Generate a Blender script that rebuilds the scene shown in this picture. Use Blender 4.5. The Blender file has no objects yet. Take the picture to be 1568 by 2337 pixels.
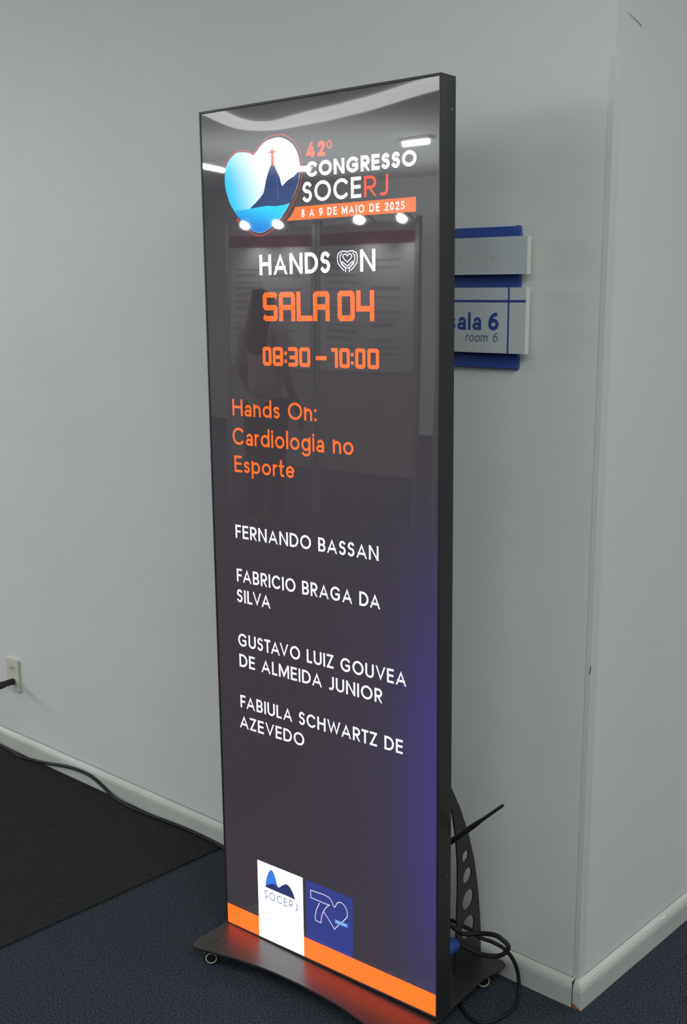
import bpy, bmesh, math, random
from mathutils import Vector, Matrix
random.seed(4)
PI = math.pi
SC = bpy.context.scene
COL = SC.collection

# ------------------------------------------------------------------ camera
cam = bpy.data.cameras.new('camera'); camo = bpy.data.objects.new('camera', cam); COL.objects.link(camo)
Rt = Vector((0.76130842, 0.64836055, -0.00617194)); Up = Vector((-0.12476366, 0.15582587, 0.97987363)); Fw = Vector((-0.63627315, 0.74521601, -0.19952338))
camo.matrix_world = Matrix(((Rt.x, Up.x, -Fw.x, 1.04563), (Rt.y, Up.y, -Fw.y, -2.03135), (Rt.z, Up.z, -Fw.z, 1.59977), (0, 0, 0, 1)))
cam.sensor_fit = 'VERTICAL'; cam.sensor_height = 24.0; cam.lens = 24.0 * 2511.84 / 2337.0
cam.clip_start = 0.05
SC.camera = camo

# ------------------------------------------------------------------ world, lamps, exposure
w = bpy.data.worlds.new('world'); SC.world = w; w.use_nodes = True
w.node_tree.nodes['Background'].inputs[0].default_value = (0.9, 1.0, 1.0, 1)
w.node_tree.nodes['Background'].inputs[1].default_value = 0.25
def area(name, loc, target, sx, sy, watts, col):
    l = bpy.data.lights.new(name, 'AREA'); l.shape = 'RECTANGLE'; l.size = sx; l.size_y = sy; l.energy = watts; l.color = col
    o = bpy.data.objects.new(name, l); COL.objects.link(o); o.location = loc
    o.rotation_euler = (Vector(target) - Vector(loc)).to_track_quat('-Z', 'Y').to_euler()
    return o
LAMPS = [('far_light_row', (-9.8, -4.1, 2.62), (0, -4.1, 2.3), 5.2, .36, 215),  # unseen strip added in place of a far row of ceiling lights
         ('ceiling_lamp', (-3.0, -3.0, 3.03), (-3.0, -3.0, 0), 2.4, 1.6, 32),
         ('ceiling_lamp', (0.9, -3.6, 3.03), (0.9, -3.6, 0), 2.0, 1.6, 38),
         ('ceiling_lamp', (4.0, 0.6, 3.03), (4.0, 0.6, 0), 2.0, 3.0, 12),
         ('ceiling_lamp', (-6.5, -2.6, 3.03), (-6.5, -2.6, 0), 2.0, 1.6, 10),
         ('ceiling_lamp', (2.2, 3.6, 3.03), (2.2, 3.6, 0), 1.6, 2.4, 88),
         ('ceiling_lamp', (1.9, -1.7, 3.03), (1.9, -1.7, 0), 1.6, 1.6, 60),  # unseen fill, added to lift the wall behind the display
         ('ceiling_fill', (-5.6, -7.6, 2.3), (-5.6, -7.6, 4), 3.0, 3.0, 130)]  # unseen, added to brighten the ceiling that the display mirrors
for a in LAMPS: area(*a, (0.97, 1.0, 0.975))
vs = SC.view_settings
vs.view_transform = 'Standard'; vs.look = 'None'; vs.gamma = 1.0; vs.use_curve_mapping = False; vs.exposure = 0.0
SC.display_settings.display_device = 'sRGB'

# ------------------------------------------------------------------ helpers
def link(name, me, mats=None, parent=None, mw=None):
    o = bpy.data.objects.new(name, me); COL.objects.link(o)
    for m in (mats if isinstance(mats, (list, tuple)) else [mats]):
        if m: me.materials.append(m)
    if parent: o.parent = parent
    if mw is not None: o.matrix_local = mw
    return o
def obj(name, bm, mats, parent=None, mw=None, smooth=False, bevel=0, seg=2, angle=35):
    me = bpy.data.meshes.new(name)
    bmesh.ops.recalc_face_normals(bm, faces=bm.faces[:]) if not getattr(bm, 'flat', False) and False else None
    bm.to_mesh(me); bm.free()
    if smooth:
        for p in me.polygons: p.use_smooth = True
    o = link(name, me, mats, parent, mw)
    if bevel:
        b = o.modifiers.new('bevel', 'BEVEL'); b.width = bevel; b.segments = seg; b.limit_method = 'ANGLE'; b.angle_limit = math.radians(angle)
    return o
def tag(o, label=None, cat=None, group=None, kind=None):
    if label: o['label'] = label
    if cat: o['category'] = cat
    if group: o['group'] = group
    if kind: o['kind'] = kind
    return o
def empty(name, loc, rz, label, cat, group=None):
    o = bpy.data.objects.new(name, None); COL.objects.link(o); o.location = loc; o.rotation_euler = (0, 0, rz)
    o.empty_display_size = 0.1
    return tag(o, label, cat, group)
def box(bm, x0, x1, y0, y1, z0, z1, mi=0):
    v = [bm.verts.new(p) for p in ((x0,y0,z0),(x1,y0,z0),(x1,y1,z0),(x0,y1,z0),(x0,y0,z1),(x1,y0,z1),(x1,y1,z1),(x0,y1,z1))]
    for f in ((0,3,2,1),(4,5,6,7),(0,1,5,4),(1,2,6,5),(2,3,7,6),(3,0,4,7)):
        bm.faces.new([v[i] for i in f]).material_index = mi
def prism(bm, pts, a, b, axis='z', mi=0):
    """closed outline swept between two levels of an axis"""
    def mk(p, t): return {'z': (p[0], p[1], t), 'y': (p[0], t, p[1]), 'x': (t, p[0], p[1])}[axis]
    A = [bm.verts.new(mk(p, a)) for p in pts]; B = [bm.verts.new(mk(p, b)) for p in pts]
    n = len(pts); fs = [bm.faces.new(A[::-1]), bm.faces.new(B)]
    for i in range(n): fs.append(bm.faces.new((A[i], A[(i+1) % n], B[(i+1) % n], B[i])))
    for f in fs: f.material_index = mi
    bmesh.ops.recalc_face_normals(bm, faces=fs)
def catmull(pts, n=8):
    P = [Vector(p) for p in pts]; out = []
    for i in range(len(P) - 1):
        a, b, c, d = P[max(i-1, 0)], P[i], P[i+1], P[min(i+2, len(P)-1)]
        for k in range(n):
            t = k / n
            out.append(0.5 * ((2*b) + (c-a)*t + (2*a-5*b+4*c-d)*t*t + (3*b-a-3*c+d)*t**3))
    return out + [P[-1]]
def tube(bm, path, r, sides=12, mi=0, caps=True):
    path = [Vector(p) for p in path]; n = len(path); rs = r if isinstance(r, (list, tuple)) else [r] * n
    rings = []; ref = None
    for i, p in enumerate(path):
        t = (path[min(i+1, n-1)] - path[max(i-1, 0)]).normalized()
        if ref is None: ref = t.orthogonal().normalized()
        ref = (ref - t * ref.dot(t)).normalized(); s = t.cross(ref)
        rings.append([bm.verts.new(p + rs[i] * (math.cos(2*PI*k/sides) * ref + math.sin(2*PI*k/sides) * s)) for k in range(sides)])
    for a, b in zip(rings, rings[1:]):
        for k in range(sides):
            f = bm.faces.new((a[k], a[(k+1) % sides], b[(k+1) % sides], b[k])); f.smooth = True; f.material_index = mi
    if caps:
        bm.faces.new(rings[0][::-1]).material_index = mi; bm.faces.new(rings[-1]).material_index = mi

# ------------------------------------------------------------------ materials
def mat(name, col, rough=0.5, spec=0.5, metal=0.0, ior=1.5):
    m = bpy.data.materials.new(name); m.use_nodes = True
    b = m.node_tree.nodes['Principled BSDF']
    b.inputs['Base Color'].default_value = (*col, 1); b.inputs['Roughness'].default_value = rough
    b.inputs['Metallic'].default_value = metal; b.inputs['IOR'].default_value = ior
    b.inputs['Specular IOR Level'].default_value = spec
    return m
def nd(m, t, **kw):
    n = m.node_tree.nodes.new(t)
    for k, v in kw.items(): setattr(n, k, v)
    return n
def mix_noise(m, c1, c2, scale, detail=3, lo=0.35, hi=0.65, bump=0.0, bscale=None, bdist=0.001, rough_n=0.6):
    nt = m.node_tree; b = nt.nodes['Principled BSDF']
    tc = nd(m, 'ShaderNodeTexCoord'); nz = nd(m, 'ShaderNodeTexNoise'); nz.inputs['Scale'].default_value = scale; nz.inputs['Detail'].default_value = detail
    nz.inputs['Roughness'].default_value = rough_n
    nt.links.new(tc.outputs['Object'], nz.inputs['Vector'])
    r = nd(m, 'ShaderNodeValToRGB'); r.color_ramp.elements[0].position = lo; r.color_ramp.elements[1].position = hi
    r.color_ramp.elements[0].color = (*c1, 1); r.color_ramp.elements[1].color = (*c2, 1)
    nt.links.new(nz.outputs['Fac'], r.inputs['Fac']); nt.links.new(r.outputs['Color'], b.inputs['Base Color'])
    if bump:
        n2 = nd(m, 'ShaderNodeTexNoise'); n2.inputs['Scale'].default_value = bscale or scale; n2.inputs['Detail'].default_value = 3
        nt.links.new(tc.outputs['Object'], n2.inputs['Vector'])
        bp = nd(m, 'ShaderNodeBump'); bp.inputs['Strength'].default_value = bump; bp.inputs['Distance'].default_value = bdist
        nt.links.new(n2.outputs['Fac'], bp.inputs['Height']); nt.links.new(bp.outputs['Normal'], b.inputs['Normal'])
    return m
M_WALL = mix_noise(mat('white_wall_paint', (.74,.76,.75), .55, .3), (.72,.745,.735), (.77,.785,.775), 1.2, bump=.25, bscale=160, bdist=.0015)
M_BASEB = mix_noise(mat('baseboard_paint', (.6,.62,.58), .4, .4), (.56,.58,.545), (.62,.635,.60), 5)
M_GUARD = mix_noise(mat('corner_guard_plastic', (.6,.62,.61), .45, .4), (.66,.68,.675), (.69,.705,.70), 4)
M_GAP = mat('dark_joint', (.04,.04,.035), .9)
M_CHIP = mat('bare_brown_board', (.32,.13,.05), .8)
M_CEIL = mat('ceiling_paint', (.78,.81,.83), .8)
M_CARPET = mix_noise(mat('blue_carpet', (.05,.06,.08), .95, .1), (.010,.014,.023), (.098,.115,.140), 260, 4, .40, .66, bump=.8, bscale=420, bdist=.004, rough_n=.7)
M_MAT = mix_noise(mat('black_carpet', (.05,.05,.05), .95, .1), (.014,.014,.0145), (.052,.052,.051), 300, 4, .38, .68, bump=.8, bscale=430, bdist=.003, rough_n=.7)
M_CASE = mat('black_powder_coat', (.022,.022,.024), .42, .5)
M_PLATE = mat('charcoal_metal', (.026,.024,.023), .36, .65)
M_FIN = mat('dark_steel_bracket', (.028,.026,.026), .5, .4)
M_RUB = mat('black_rubber', (.015,.015,.017), .45, .5)
M_CABLE = mat('black_cable', (.012,.012,.016), .6, .3)
M_PLUGBLUE = mat('blue_plastic', (.03,.09,.42), .45, .5)
M_RING = mat('pale_wheel_ring', (.55,.52,.42), .5)
M_OUT = mat('cream_plastic', (.70,.69,.60), .4)
M_OUTI = mat('outlet_insert', (.62,.61,.50), .45)
M_SIGNB = mat('sign_blue', (.028,.080,.36), .5)
M_SIGNG = mix_noise(mat('sign_light_grey', (.50,.55,.57), .5), (.57,.62,.635), (.62,.665,.68), 6)
M_SIGNE = mat('sign_white_edge', (.80,.79,.70), .5)
M_VINYL = mat('blue_vinyl', (.024,.070,.30), .5)
M_VINYLT = mat('thin_blue_vinyl', (.055,.10,.22), .5)
M_SMUDGE = mat('brown_smudge', (.50,.49,.48), .6)

PITCH = 0.0025
def led(name, em, strength=1.0, grid=0.55, base=(.012,.012,.013), grad=None):
    """lit picture on a glossy panel of small lamps: emission cut into a grid of dots"""
    m = mat(name, base, .02, .5, ior=1.75); nt = m.node_tree; b = nt.nodes['Principled BSDF']
    tc = nd(m, 'ShaderNodeTexCoord'); sx = nd(m, 'ShaderNodeSeparateXYZ'); nt.links.new(tc.outputs['Object'], sx.inputs[0])
    vals = []
    for ax in ('X', 'Z'):
        a = nd(m, 'ShaderNodeMath', operation='MULTIPLY'); a.inputs[1].default_value = 2*PI/PITCH; nt.links.new(sx.outputs[ax], a.inputs[0])
        c = nd(m, 'ShaderNodeMath', operation='COSINE'); nt.links.new(a.outputs[0], c.inputs[0])
        d = nd(m, 'ShaderNodeMath', operation='MULTIPLY_ADD'); d.inputs[1].default_value = grid*.5; d.inputs[2].default_value = 1-grid*.5*.6
        nt.links.new(c.outputs[0], d.inputs[0]); vals.append(d)
    mu = nd(m, 'ShaderNodeMath', operation='MULTIPLY'); nt.links.new(vals[0].outputs[0], mu.inputs[0]); nt.links.new(vals[1].outputs[0], mu.inputs[1])
    st = nd(m, 'ShaderNodeMath', operation='MULTIPLY'); st.inputs[1].default_value = strength; nt.links.new(mu.outputs[0], st.inputs[0])
    nt.links.new(st.outputs[0], b.inputs['Emission Strength'])
    b.inputs['Emission Color'].default_value = (*em, 1)
    # panel modules are not perfectly flat
    nz = nd(m, 'ShaderNodeTexNoise'); nz.inputs['Scale'].default_value = 5; nz.inputs['Detail'].default_value = 0; nt.links.new(tc.outputs['Object'], nz.inputs['Vector'])
    bp = nd(m, 'ShaderNodeBump'); bp.inputs['Strength'].default_value = .10; bp.inputs['Distance'].default_value = .003
    nt.links.new(nz.outputs['Fac'], bp.inputs['Height']); nt.links.new(bp.outputs['Normal'], b.inputs['Normal'])
    if grad: grad(m, nt, b, sx)
    return m
def ramp(m, nt, src, lo, hi):
    r = nd(m, 'ShaderNodeMapRange'); r.inputs['From Min'].default_value = lo; r.inputs['From Max'].default_value = hi
    r.interpolation_type = 'SMOOTHSTEP'; nt.links.new(src, r.inputs['Value']); return r.outputs[0]
def mixc(m, nt, fac, a, b):
    x = nd(m, 'ShaderNodeMix', data_type='RGBA'); nt.links.new(fac, x.inputs[0])
    for i, c in ((6, a), (7, b)):
        if isinstance(c, tuple): x.inputs[i].default_value = (*c, 1)
        else: nt.links.new(c, x.inputs[i])
    return x.outputs[2]
def g_bg(m, nt, b, s):          # the picture's backdrop: charcoal running to violet at lower right
    c0 = mixc(m, nt, ramp(m, nt, s.outputs['X'], .18, .58), (.057,.047,.056), (.062,.050,.088))
    c1 = mixc(m, nt, ramp(m, nt, s.outputs['X'], .46, .69), c0, (.074,.056,.27))
    lo = nd(m, 'ShaderNodeMath', operation='MULTIPLY'); nt.links.new(ramp(m, nt, s.outputs['Z'], 1.25, .60), lo.inputs[0]); nt.links.new(ramp(m, nt, s.outputs['Z'], -.25, .42), lo.inputs[1])
    c2 = mixc(m, nt, lo.outputs[0], (.062,.053,.061), c1)
    nt.links.new(c2, b.inputs['Emission Color'])
def g_sky(m, nt, b, s):         # logo artwork: cyan sky running to white
    a = nd(m, 'ShaderNodeMath', operation='MULTIPLY_ADD'); a.inputs[1].default_value = .35; nt.links.new(s.outputs['Z'], a.inputs[0]); nt.links.new(s.outputs['X'], a.inputs[2])
    c = mixc(m, nt, ramp(m, nt, a.outputs[0], .69, .83), (.04,.78,1.5), (1.4,1.6,1.7)); nt.links.new(c, b.inputs['Emission Color'])
def g_sea(m, nt, b, s):         # logo artwork: sea, lighter towards the top right
    a = nd(m, 'ShaderNodeMath', operation='MULTIPLY_ADD'); a.inputs[1].default_value = .25; nt.links.new(s.outputs['X'], a.inputs[0]); nt.links.new(s.outputs['Z'], a.inputs[2])
    c = mixc(m, nt, ramp(m, nt, a.outputs[0], 1.715, 1.77), (.005,.30,.95), (.02,.85,1.4)); nt.links.new(c, b.inputs['Emission Color'])
L_BG = led('display_backdrop', (.045,.04,.046), 1.0, .45, grad=g_bg)
L_WHITE = led('display_white', (1.0,1.0,1.05), 3.0, .5)
L_TEXTW = led('display_text_white', (1.0,.97,1.06), 1.5, .5)
L_ORANGE = led('display_orange', (1.9,.245,.033), 1.0, .5)
L_DEEPOR = led('display_red_orange', (1.5,.12,.025), 1.0, .5)
L_BAR = led('display_band_orange', (4.2,.255,.022), 1.0, .25)
L_SKY = led('logo_sky', (1,1,1), 1.0, .4, grad=g_sky)
L_SEA = led('logo_sea', (1,1,1), 1.0, .4, grad=g_sea)
L_HILL = led('logo_hill', (.03,.065,.24), 1.0, .5)
L_STRIPE = led('logo_stripe', (.07,.20,.48), 1.0, .5)  # thin lighter stripe down the hill
L_RED = led('logo_outline', (1.2,.07,.05), 1.0, .7)
L_PANELB = led('logo_blue_panel', (.045,.06,.32), 1.0, .35)
L_PEAK = led('logo_peak_blue', (.05,.26,.95), 1.0, .3)
L_DARKHILL = led('logo_dark_hill', (.03,.045,.17), 1.0, .3)
L_LOGOT = led('logo_lettering', (.07,.13,.42), 1.0, .3)
L_LINE = led('logo_line', (.95,.85,1.05), 1.1, .5)
L_CYAN = led('logo_label', (.05,.35,1.0), 1.2, .4)

# ------------------------------------------------------------------ strokes and lettering
def ribbon(bm, pts, h, lvl, clamp=None, closed=False, ext=True, mi=0):
    """flat pen stroke of half-width h along pts, in the XZ plane at y = lvl"""
    P = [Vector((p[0], p[1])) for p in pts]
    Q = [P[0]]
    for p in P[1:]:
        if (p - Q[-1]).length > 1e-7: Q.append(p)
    P = Q
    if closed and (P[0] - P[-1]).length < 1e-6: P.pop()
    n = len(P)
    if n < 2: return
    if not closed and ext:
        P[0] = P[0] + (P[0] - P[1]).normalized() * h; P[-1] = P[-1] + (P[-1] - P[-2]).normalized() * h
    L, R_ = [], []
    for i in range(n):
        if closed: a, b = P[i-1], P[(i+1) % n]
        else: a, b = P[max(i-1, 0)], P[min(i+1, n-1)]
        d0 = (P[i] - a) if (P[i] - a).length > 1e-9 else (b - P[i]); d1 = (b - P[i]) if (b - P[i]).length > 1e-9 else d0
        d0 = d0.normalized(); d1 = d1.normalized(); n0 = Vector((-d0.y, d0.x)); n1 = Vector((-d1.y, d1.x))
        m = n0 + n1
        m = m.normalized() if m.length > 1e-6 else n0
        k = min(1 / max(m.dot(n0), .28), 3.0)
        L.append(P[i] + m * h * k); R_.append(P[i] - m * h * k)
    if clamp:
        x0, x1, z0, z1 = clamp
        for V in L + R_: V.x = min(max(V.x, x0), x1); V.y = min(max(V.y, z0), z1)
    A = [bm.verts.new((v.x, lvl, v.y)) for v in L]; B = [bm.verts.new((v.x, lvl, v.y)) for v in R_]
    for i in range(n if closed else n - 1):
        j = (i + 1) % n
        f = bm.faces.new((A[i], B[i], B[j], A[j])); f.material_index = mi
        if f.calc_area() > 0:
            f.normal_update()
            if f.normal.y > 0: f.normal_flip()
def poly(bm, pts, lvl, mi=0):
    f = bm.faces.new([bm.verts.new((p[0], lvl, p[1])) for p in pts]); f.material_index = mi; f.normal_update()
    if f.normal.y > 0: f.normal_flip()
    bmesh.ops.triangulate(bm, faces=[f])
def arc(cx, cy, rx, ry, a0, a1, n=None):
    n = n or max(4, int(abs(a1 - a0) / 9))
    return [(cx + rx * math.cos(math.radians(a0 + (a1-a0)*i/n)), cy + ry * math.sin(math.radians(a0 + (a1-a0)*i/n))) for i in range(n+1)]

def glyph(c, h):
    """(width, strokes, bottom, top) with capital height 1 and half-pen h"""
    l, b, t = h, h, 1 - h
    def W(w): return w, w - h
    xh = .70 if h < .085 else .76
    if c == ' ': return .32, [], 0, 1
    if c == 'A':
        w, r = W(.88); k = h * 1.15
        return w, [[(k*.9, 0), (w/2, 1 - h*.4), (w - k*.9, 0)], [(w*.22, .31), (w*.78, .31)]], 0, 1
    if c in 'BR':
        w, r = W(.64); y = .49 if c == 'B' else .45
        s = [[(l, 0), (l, 1)], [(l, t), (w*.5, t)] + arc(w*.5, (t+y)/2, r - w*.5 - (.03 if c == 'B' else 0), (t-y)/2, 90, -90) + [(l, y)]]
        s.append([(l, y), (w*.52, y)] + arc(w*.52, (y+b)/2, r - w*.52, (y-b)/2, 90, -90) + [(l, b)] if c == 'B' else [(w*.42, y), (r - h*.2, 0)])
        return w, s, 0, 1
    if c == 'C':
        w, r = W(.86); return w, [arc(w*.54, .5, w*.54 - h, .5 - h, 46, 314)], -.01, 1.01
    if c == 'D':
        w, r = W(.80); return w, [[(l, 0), (l, 1)], [(l, t), (w*.38, t)] + arc(w*.38, .5, r - w*.38, .5 - h, 90, -90) + [(l, b)]], 0, 1
    if c == 'E':
        w, r = W(.58); return w, [[(l, 0), (l, 1)], [(l, t), (r, t)], [(l, b), (r, b)], [(l, .52), (r - .03, .52)]], 0, 1
    if c == 'F':
        w, r = W(.54); return w, [[(l, 0), (l, 1)], [(l, t), (r, t)], [(l, .50), (r - .04, .50)]], 0, 1
    if c == 'G':
        w, r = W(.92); a = arc(w*.52, .5, w*.52 - h, .5 - h, 46, 318)
        return w, [a + [(a[-1][0], .46)], [(a[-1][0], .47), (w*.58, .47)]], -.01, 1.01
    if c == 'H':
        w, r = W(.76); return w, [[(l, 0), (l, 1)], [(r, 0), (r, 1)], [(l, .53), (r, .53)]], 0, 1
    if c == 'I': return 2*h, [[(l, 0), (l, 1)]], 0, 1
    if c == 'J':
        w, r = W(.44); return w, [[(r, 1), (r, .28)] + arc(r - .2, .28, .2, .28 - h, 0, -110)], 0, 1
    if c == 'L':
        w, r = W(.50); return w, [[(l, 1), (l, 0)], [(l, b), (r, b)]], 0, 1
    if c == 'M':
        w, r = W(.96); return w, [[(l, 0), (l, 1)], [(r, 0), (r, 1)], [(l + h*.4, 1), (w/2, .18), (r - h*.4, 1)]], 0, 1
    if c == 'N':
        w, r = W(.80); return w, [[(l, 0), (l, 1)], [(r, 0), (r, 1)], [(l + h*.35, 1), (r - h*.35, 0)]], 0, 1
    if c == 'O':
        w, r = W(.98); return w, [('c', arc(w/2, .5, w/2 - h, .5 - h, 0, 360, 40))], -.01, 1.01
    if c == 'S':
        w, r = W(.58); m = w/2; rx = w/2 - h; u = (.53 + t)/2; d = (.53 + b)/2
        return w, [arc(m + .01, u, rx - .02, t - u, 35, 180, 12) + arc(m, u, rx - .01, u - .53 - .0, 180, 270, 8)[1:] + arc(m, d, rx, .53 - d, 90, 0, 8)[1:] + arc(m - .01, d, rx + .0, d - b, 0, -145, 12)[1:]], 0, 1
    if c == 'T':
        w, r = W(.60); return w, [[(l, t), (r, t)], [(w/2, 0), (w/2, t)]], 0, 1
    if c == 'U':
        w, r = W(.74); return w, [[(l, 1), (l, .34)] + arc(w/2, .34, w/2 - h, .34 - h, 180, 360) + [(r, 1)]], 0, 1
    if c == 'V':
        w, r = W(.84); k = h; return w, [[(k, 1), (w/2, h*.4), (w - k, 1)]], 0, 1
    if c == 'W':
        w, r = W(1.20); k = h; return w, [[(k, 1), (w*.29, h*.4), (w/2, .92), (w*.71, h*.4), (w - k, 1)]], 0, 1
    if c == 'Z':
        w, r = W(.62); return w, [[(l, t), (r, t)], [(l, b), (r, b)], [(r - h*.2, t), (l + h*.2, b)]], 0, 1
    # figures
    if c == '0': w, r = W(.62); return w, [('c', arc(w/2, .5, w/2 - h, .5 - h, 0, 360, 32))], 0, 1
    if c == '2':
        w, r = W(.58); return w, [arc(w/2, .72, w/2 - h, .28 - h, 165, -30) + [(l + h*.3, b)], [(l, b), (r, b)]], 0, 1
    if c == '4': w, r = W(.66); return w, [[(w*.60, 1), (l, .27), (r, .27)], [(w*.70, 0), (w*.70, .58)]], 0, 1
    if c == '5':
        w, r = W(.56); return w, [[(r - .03, t), (l + .06, t), (l + .04, .56)] + arc(w*.42, .33, r - w*.42, .33 - h, 95, -140)], 0, 1
    if c in '69':
        w, r = W(.60); s = [('c', arc(w/2, .33, w/2 - h, .33 - h, 0, 360, 28)), arc(w*.5 + .12, .35, w*.5 + .12 - h, .65 - h, 178, 92)]
        if c == '9': s = [((q[0], [(w - x, 1 - y) for x, y in q[1]]) if q[0] == 'c' else [(w - x, 1 - y) for x, y in q]) for q in s]
        return w, s, 0, 1
    if c == '8':
        w, r = W(.58); return w, [('c', arc(w/2, .745, w/2 - h - .03, .255 - h + h*.3, 0, 360, 24)), ('c', arc(w/2, .27, w/2 - h, .27 - h + h*.1, 0, 360, 28))], 0, 1
    # lower case
    ym, ry = xh/2, xh/2 - h
    if c in 'ao':
        if c == 'o': w, r = W(.66); return w, [('c', arc(w/2, ym, w/2 - h, ry, 0, 360, 30))], 0, 1
        w, r = W(.52 + max(0, h - .07)*2.5); ah = .2 + max(0, h - .07)*1.1
        return w, [[(r, 0), (r, xh*.6)] + arc(w/2 + .02, xh*.6, r - w/2 - .02, xh*.4 - h, 0, 145), ('c', arc(w*.47, ah, w*.47 - h*.85, ah - h*.85, 0, 360, 24))], 0, 1
    if c == 'd': w, r = W(.64); return w, [[(r, 0), (r, 1.04)], ('c', arc(w/2, ym, w/2 - h, ry, 0, 360, 30))], 0, 1.04
    if c == 'p': w, r = W(.64); return w, [[(l, -.3), (l, xh)], ('c', arc(w/2, ym, w/2 - h, ry, 0, 360, 30))], -.3, 1
    if c == 'g': w, r = W(.62); return w, [[(r, xh), (r, -.06)] + arc(w/2, -.06, w/2 - h, .24 - h, 0, -150), ('c', arc(w/2, ym, w/2 - h, ry, 0, 360, 30))], -.31, 1
    if c == 'e': w, r = W(.60); return w, [[(l, ym + .01), (r, ym + .01)] + arc(w/2, ym, w/2 - h, ry, 2, 318)], 0, 1
    if c == 'i': return 2*h, [[(l, 0), (l, xh)], [(l, .9), (l, .92)]], 0, 1
    if c == 'l': return 2*h, [[(l, 0), (l, 1.04)]], 0, 1.04
    if c == 'n': w, r = W(.54); return w, [[(l, 0), (l, xh)], [(l, xh*.5)] + arc(w/2, xh*.57, w/2 - h, xh*.43 - h, 165, 0) + [(r, 0)]], 0, 1
    if c == 'm':
        w, r = W(.88); q = w/2
        return w, [[(l, 0), (l, xh)], [(l, xh*.5)] + arc((l+q)/2, xh*.62, (q-l)/2, xh*.38 - h, 165, 0) + [(q, 0)], [(q, xh*.5)] + arc((q+r)/2, xh*.62, (r-q)/2, xh*.38 - h, 165, 0) + [(r, 0)]], 0, 1
    if c == 'r': w, r = W(.32); return w, [[(l, 0), (l, xh)], [(l, xh*.5)] + arc(l + .2, xh*.56, .2, xh*.44 - h, 165, 75)], 0, xh
    if c == 's':
        w, r = W(.44); m = w/2; rx = w/2 - h; u = (.36 + xh - h)/2; d = (.36 + b)/2
        return w, [arc(m, u, rx - .01, xh - h - u, 35, 180, 10) + arc(m, u, rx - .01, u - .36, 180, 270, 6)[1:] + arc(m, d, rx, .36 - d, 90, 0, 6)[1:] + arc(m, d, rx, d - b, 0, -145, 10)[1:]], 0, 1
    if c == 't': w, r = W(.36); return w, [[(w*.4, .92), (w*.4, .2)] + arc(w*.4 + .13, .2, .13, .2 - h, 180, 280), [(l*.5, xh - h), (r, xh - h)]], 0, 1
    if c == ':': return 2.4*h, [[(1.2*h, .08), (1.2*h, .1)], [(1.2*h, .6), (1.2*h, .62)]], 0, 1
    raise KeyError(c)

def write(bm, s, x0, x1, base, cap, pen, lvl, gap=.17, mi=0, slant=0.0):
    """a line of lettering fitted between x0 and x1"""
    h = pen / cap / 2; gl = [glyph(c, h) for c in s]
    kern = {'AV': -.14, 'VA': -.14, 'TA': -.12, 'LV': -.1, 'FA': -.08, 'AZ': -.03, 'WA': -.08, 'LT': -.1, 'RT': -.03, 'TZ': -.04, 'DA': -.04, 'VE': -.03, 'BA': -.03}
    adv = 0; pos = []; si = 0
    for i, (c, g) in enumerate(zip(s, gl)):
        pos.append(adv); adv += g[0] + gap + (kern.get(s[i:i+2], 0))
    adv -= gap; k = (x1 - x0) / adv
    for p, g in zip(pos, gl):
        ox = x0 + p * k
        for st in g[1]:
            closed = st[0] == 'c' and isinstance(st[1], list); q = st[1] if closed else st
            sub = bmesh.new(); si += 1
            ribbon(sub, [(ox + a * k, base + b * cap) for a, b in q], pen / 2, lvl - .00003 * (si % 3), (ox, ox + g[0] * k, base + g[2] * cap, base + g[3] * cap), closed, True, mi)
            vm = {}
            for v in sub.verts: vm[v.index if v.index >= 0 else id(v)] = None
            sub.verts.index_update(); nv = [bm.verts.new((v.co.x + slant * (v.co.z - base), v.co.y, v.co.z)) for v in sub.verts]
            for f in sub.faces:
                nf = bm.faces.new([nv[v.index] for v in f.verts]); nf.material_index = f.material_index
            sub.free()

def seg_write(bm, items, base, top, pen, lvl):
    """square display figures: items = [(char, x0, x1)]"""
    h = pen / 2; H = top - base
    for ch, x0, x1 in items:
        l, r, b, t = x0 + h, x1 - h, base + h, top - h; m = base + H * .47; c = h * .5
        def rb(p, closed=False): ribbon(bm, p, h, lvl, (x0, x1, base, top), closed, True)
        ring = [(l, b+c), (l, t-c), (l+c, t), (r-c, t), (r, t-c), (r, b+c), (r-c, b), (l+c, b)]
        if ch == 'S': rb([(r, t-c*.6), (r-c, t), (l+c, t), (l, t-c), (l, m+c), (l+c, m), (r-c, m), (r, m-c), (r, b+c), (r-c, b), (l+c, b), (l, b+c*.6)])
        if ch == 'A': rb([(l, b), (l, t-c), (l+c, t), (r-c, t), (r, t-c), (r, b)]); rb([(l, m), (r, m)])
        if ch == 'L': rb([(l, t), (l, b), (r, b)])
        if ch == '0': rb(ring, True)
        if ch == '8': rb(ring, True); rb([(l, m), (r, m)])
        if ch == '3': rb([(l, t), (r-c, t), (r, t-c), (r, b+c), (r-c, b), (l, b)]); rb([(l+pen*.5, m), (r, m)])
        if ch == '4': rb([(l, t), (l, m - H*.07), (r, m - H*.07)]); rb([(r, t), (r, b)])
        if ch == '1': rb([(l, t), (r, t), (r, b)])
        if ch == ':':
            for z in (base + H*.27, base + H*.68): ribbon(bm, [((x0+x1)/2, z - h*.9), ((x0+x1)/2, z + h*.9)], h*.9, lvl, None, False, False)
        if ch == '-': ribbon(bm, [(x0, base + H*.47), (x1, base + H*.47)], h*1.05, lvl, None, False, False)

mm = lambda pts: [(a / 1000, b / 1000) for a, b in pts]

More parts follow.
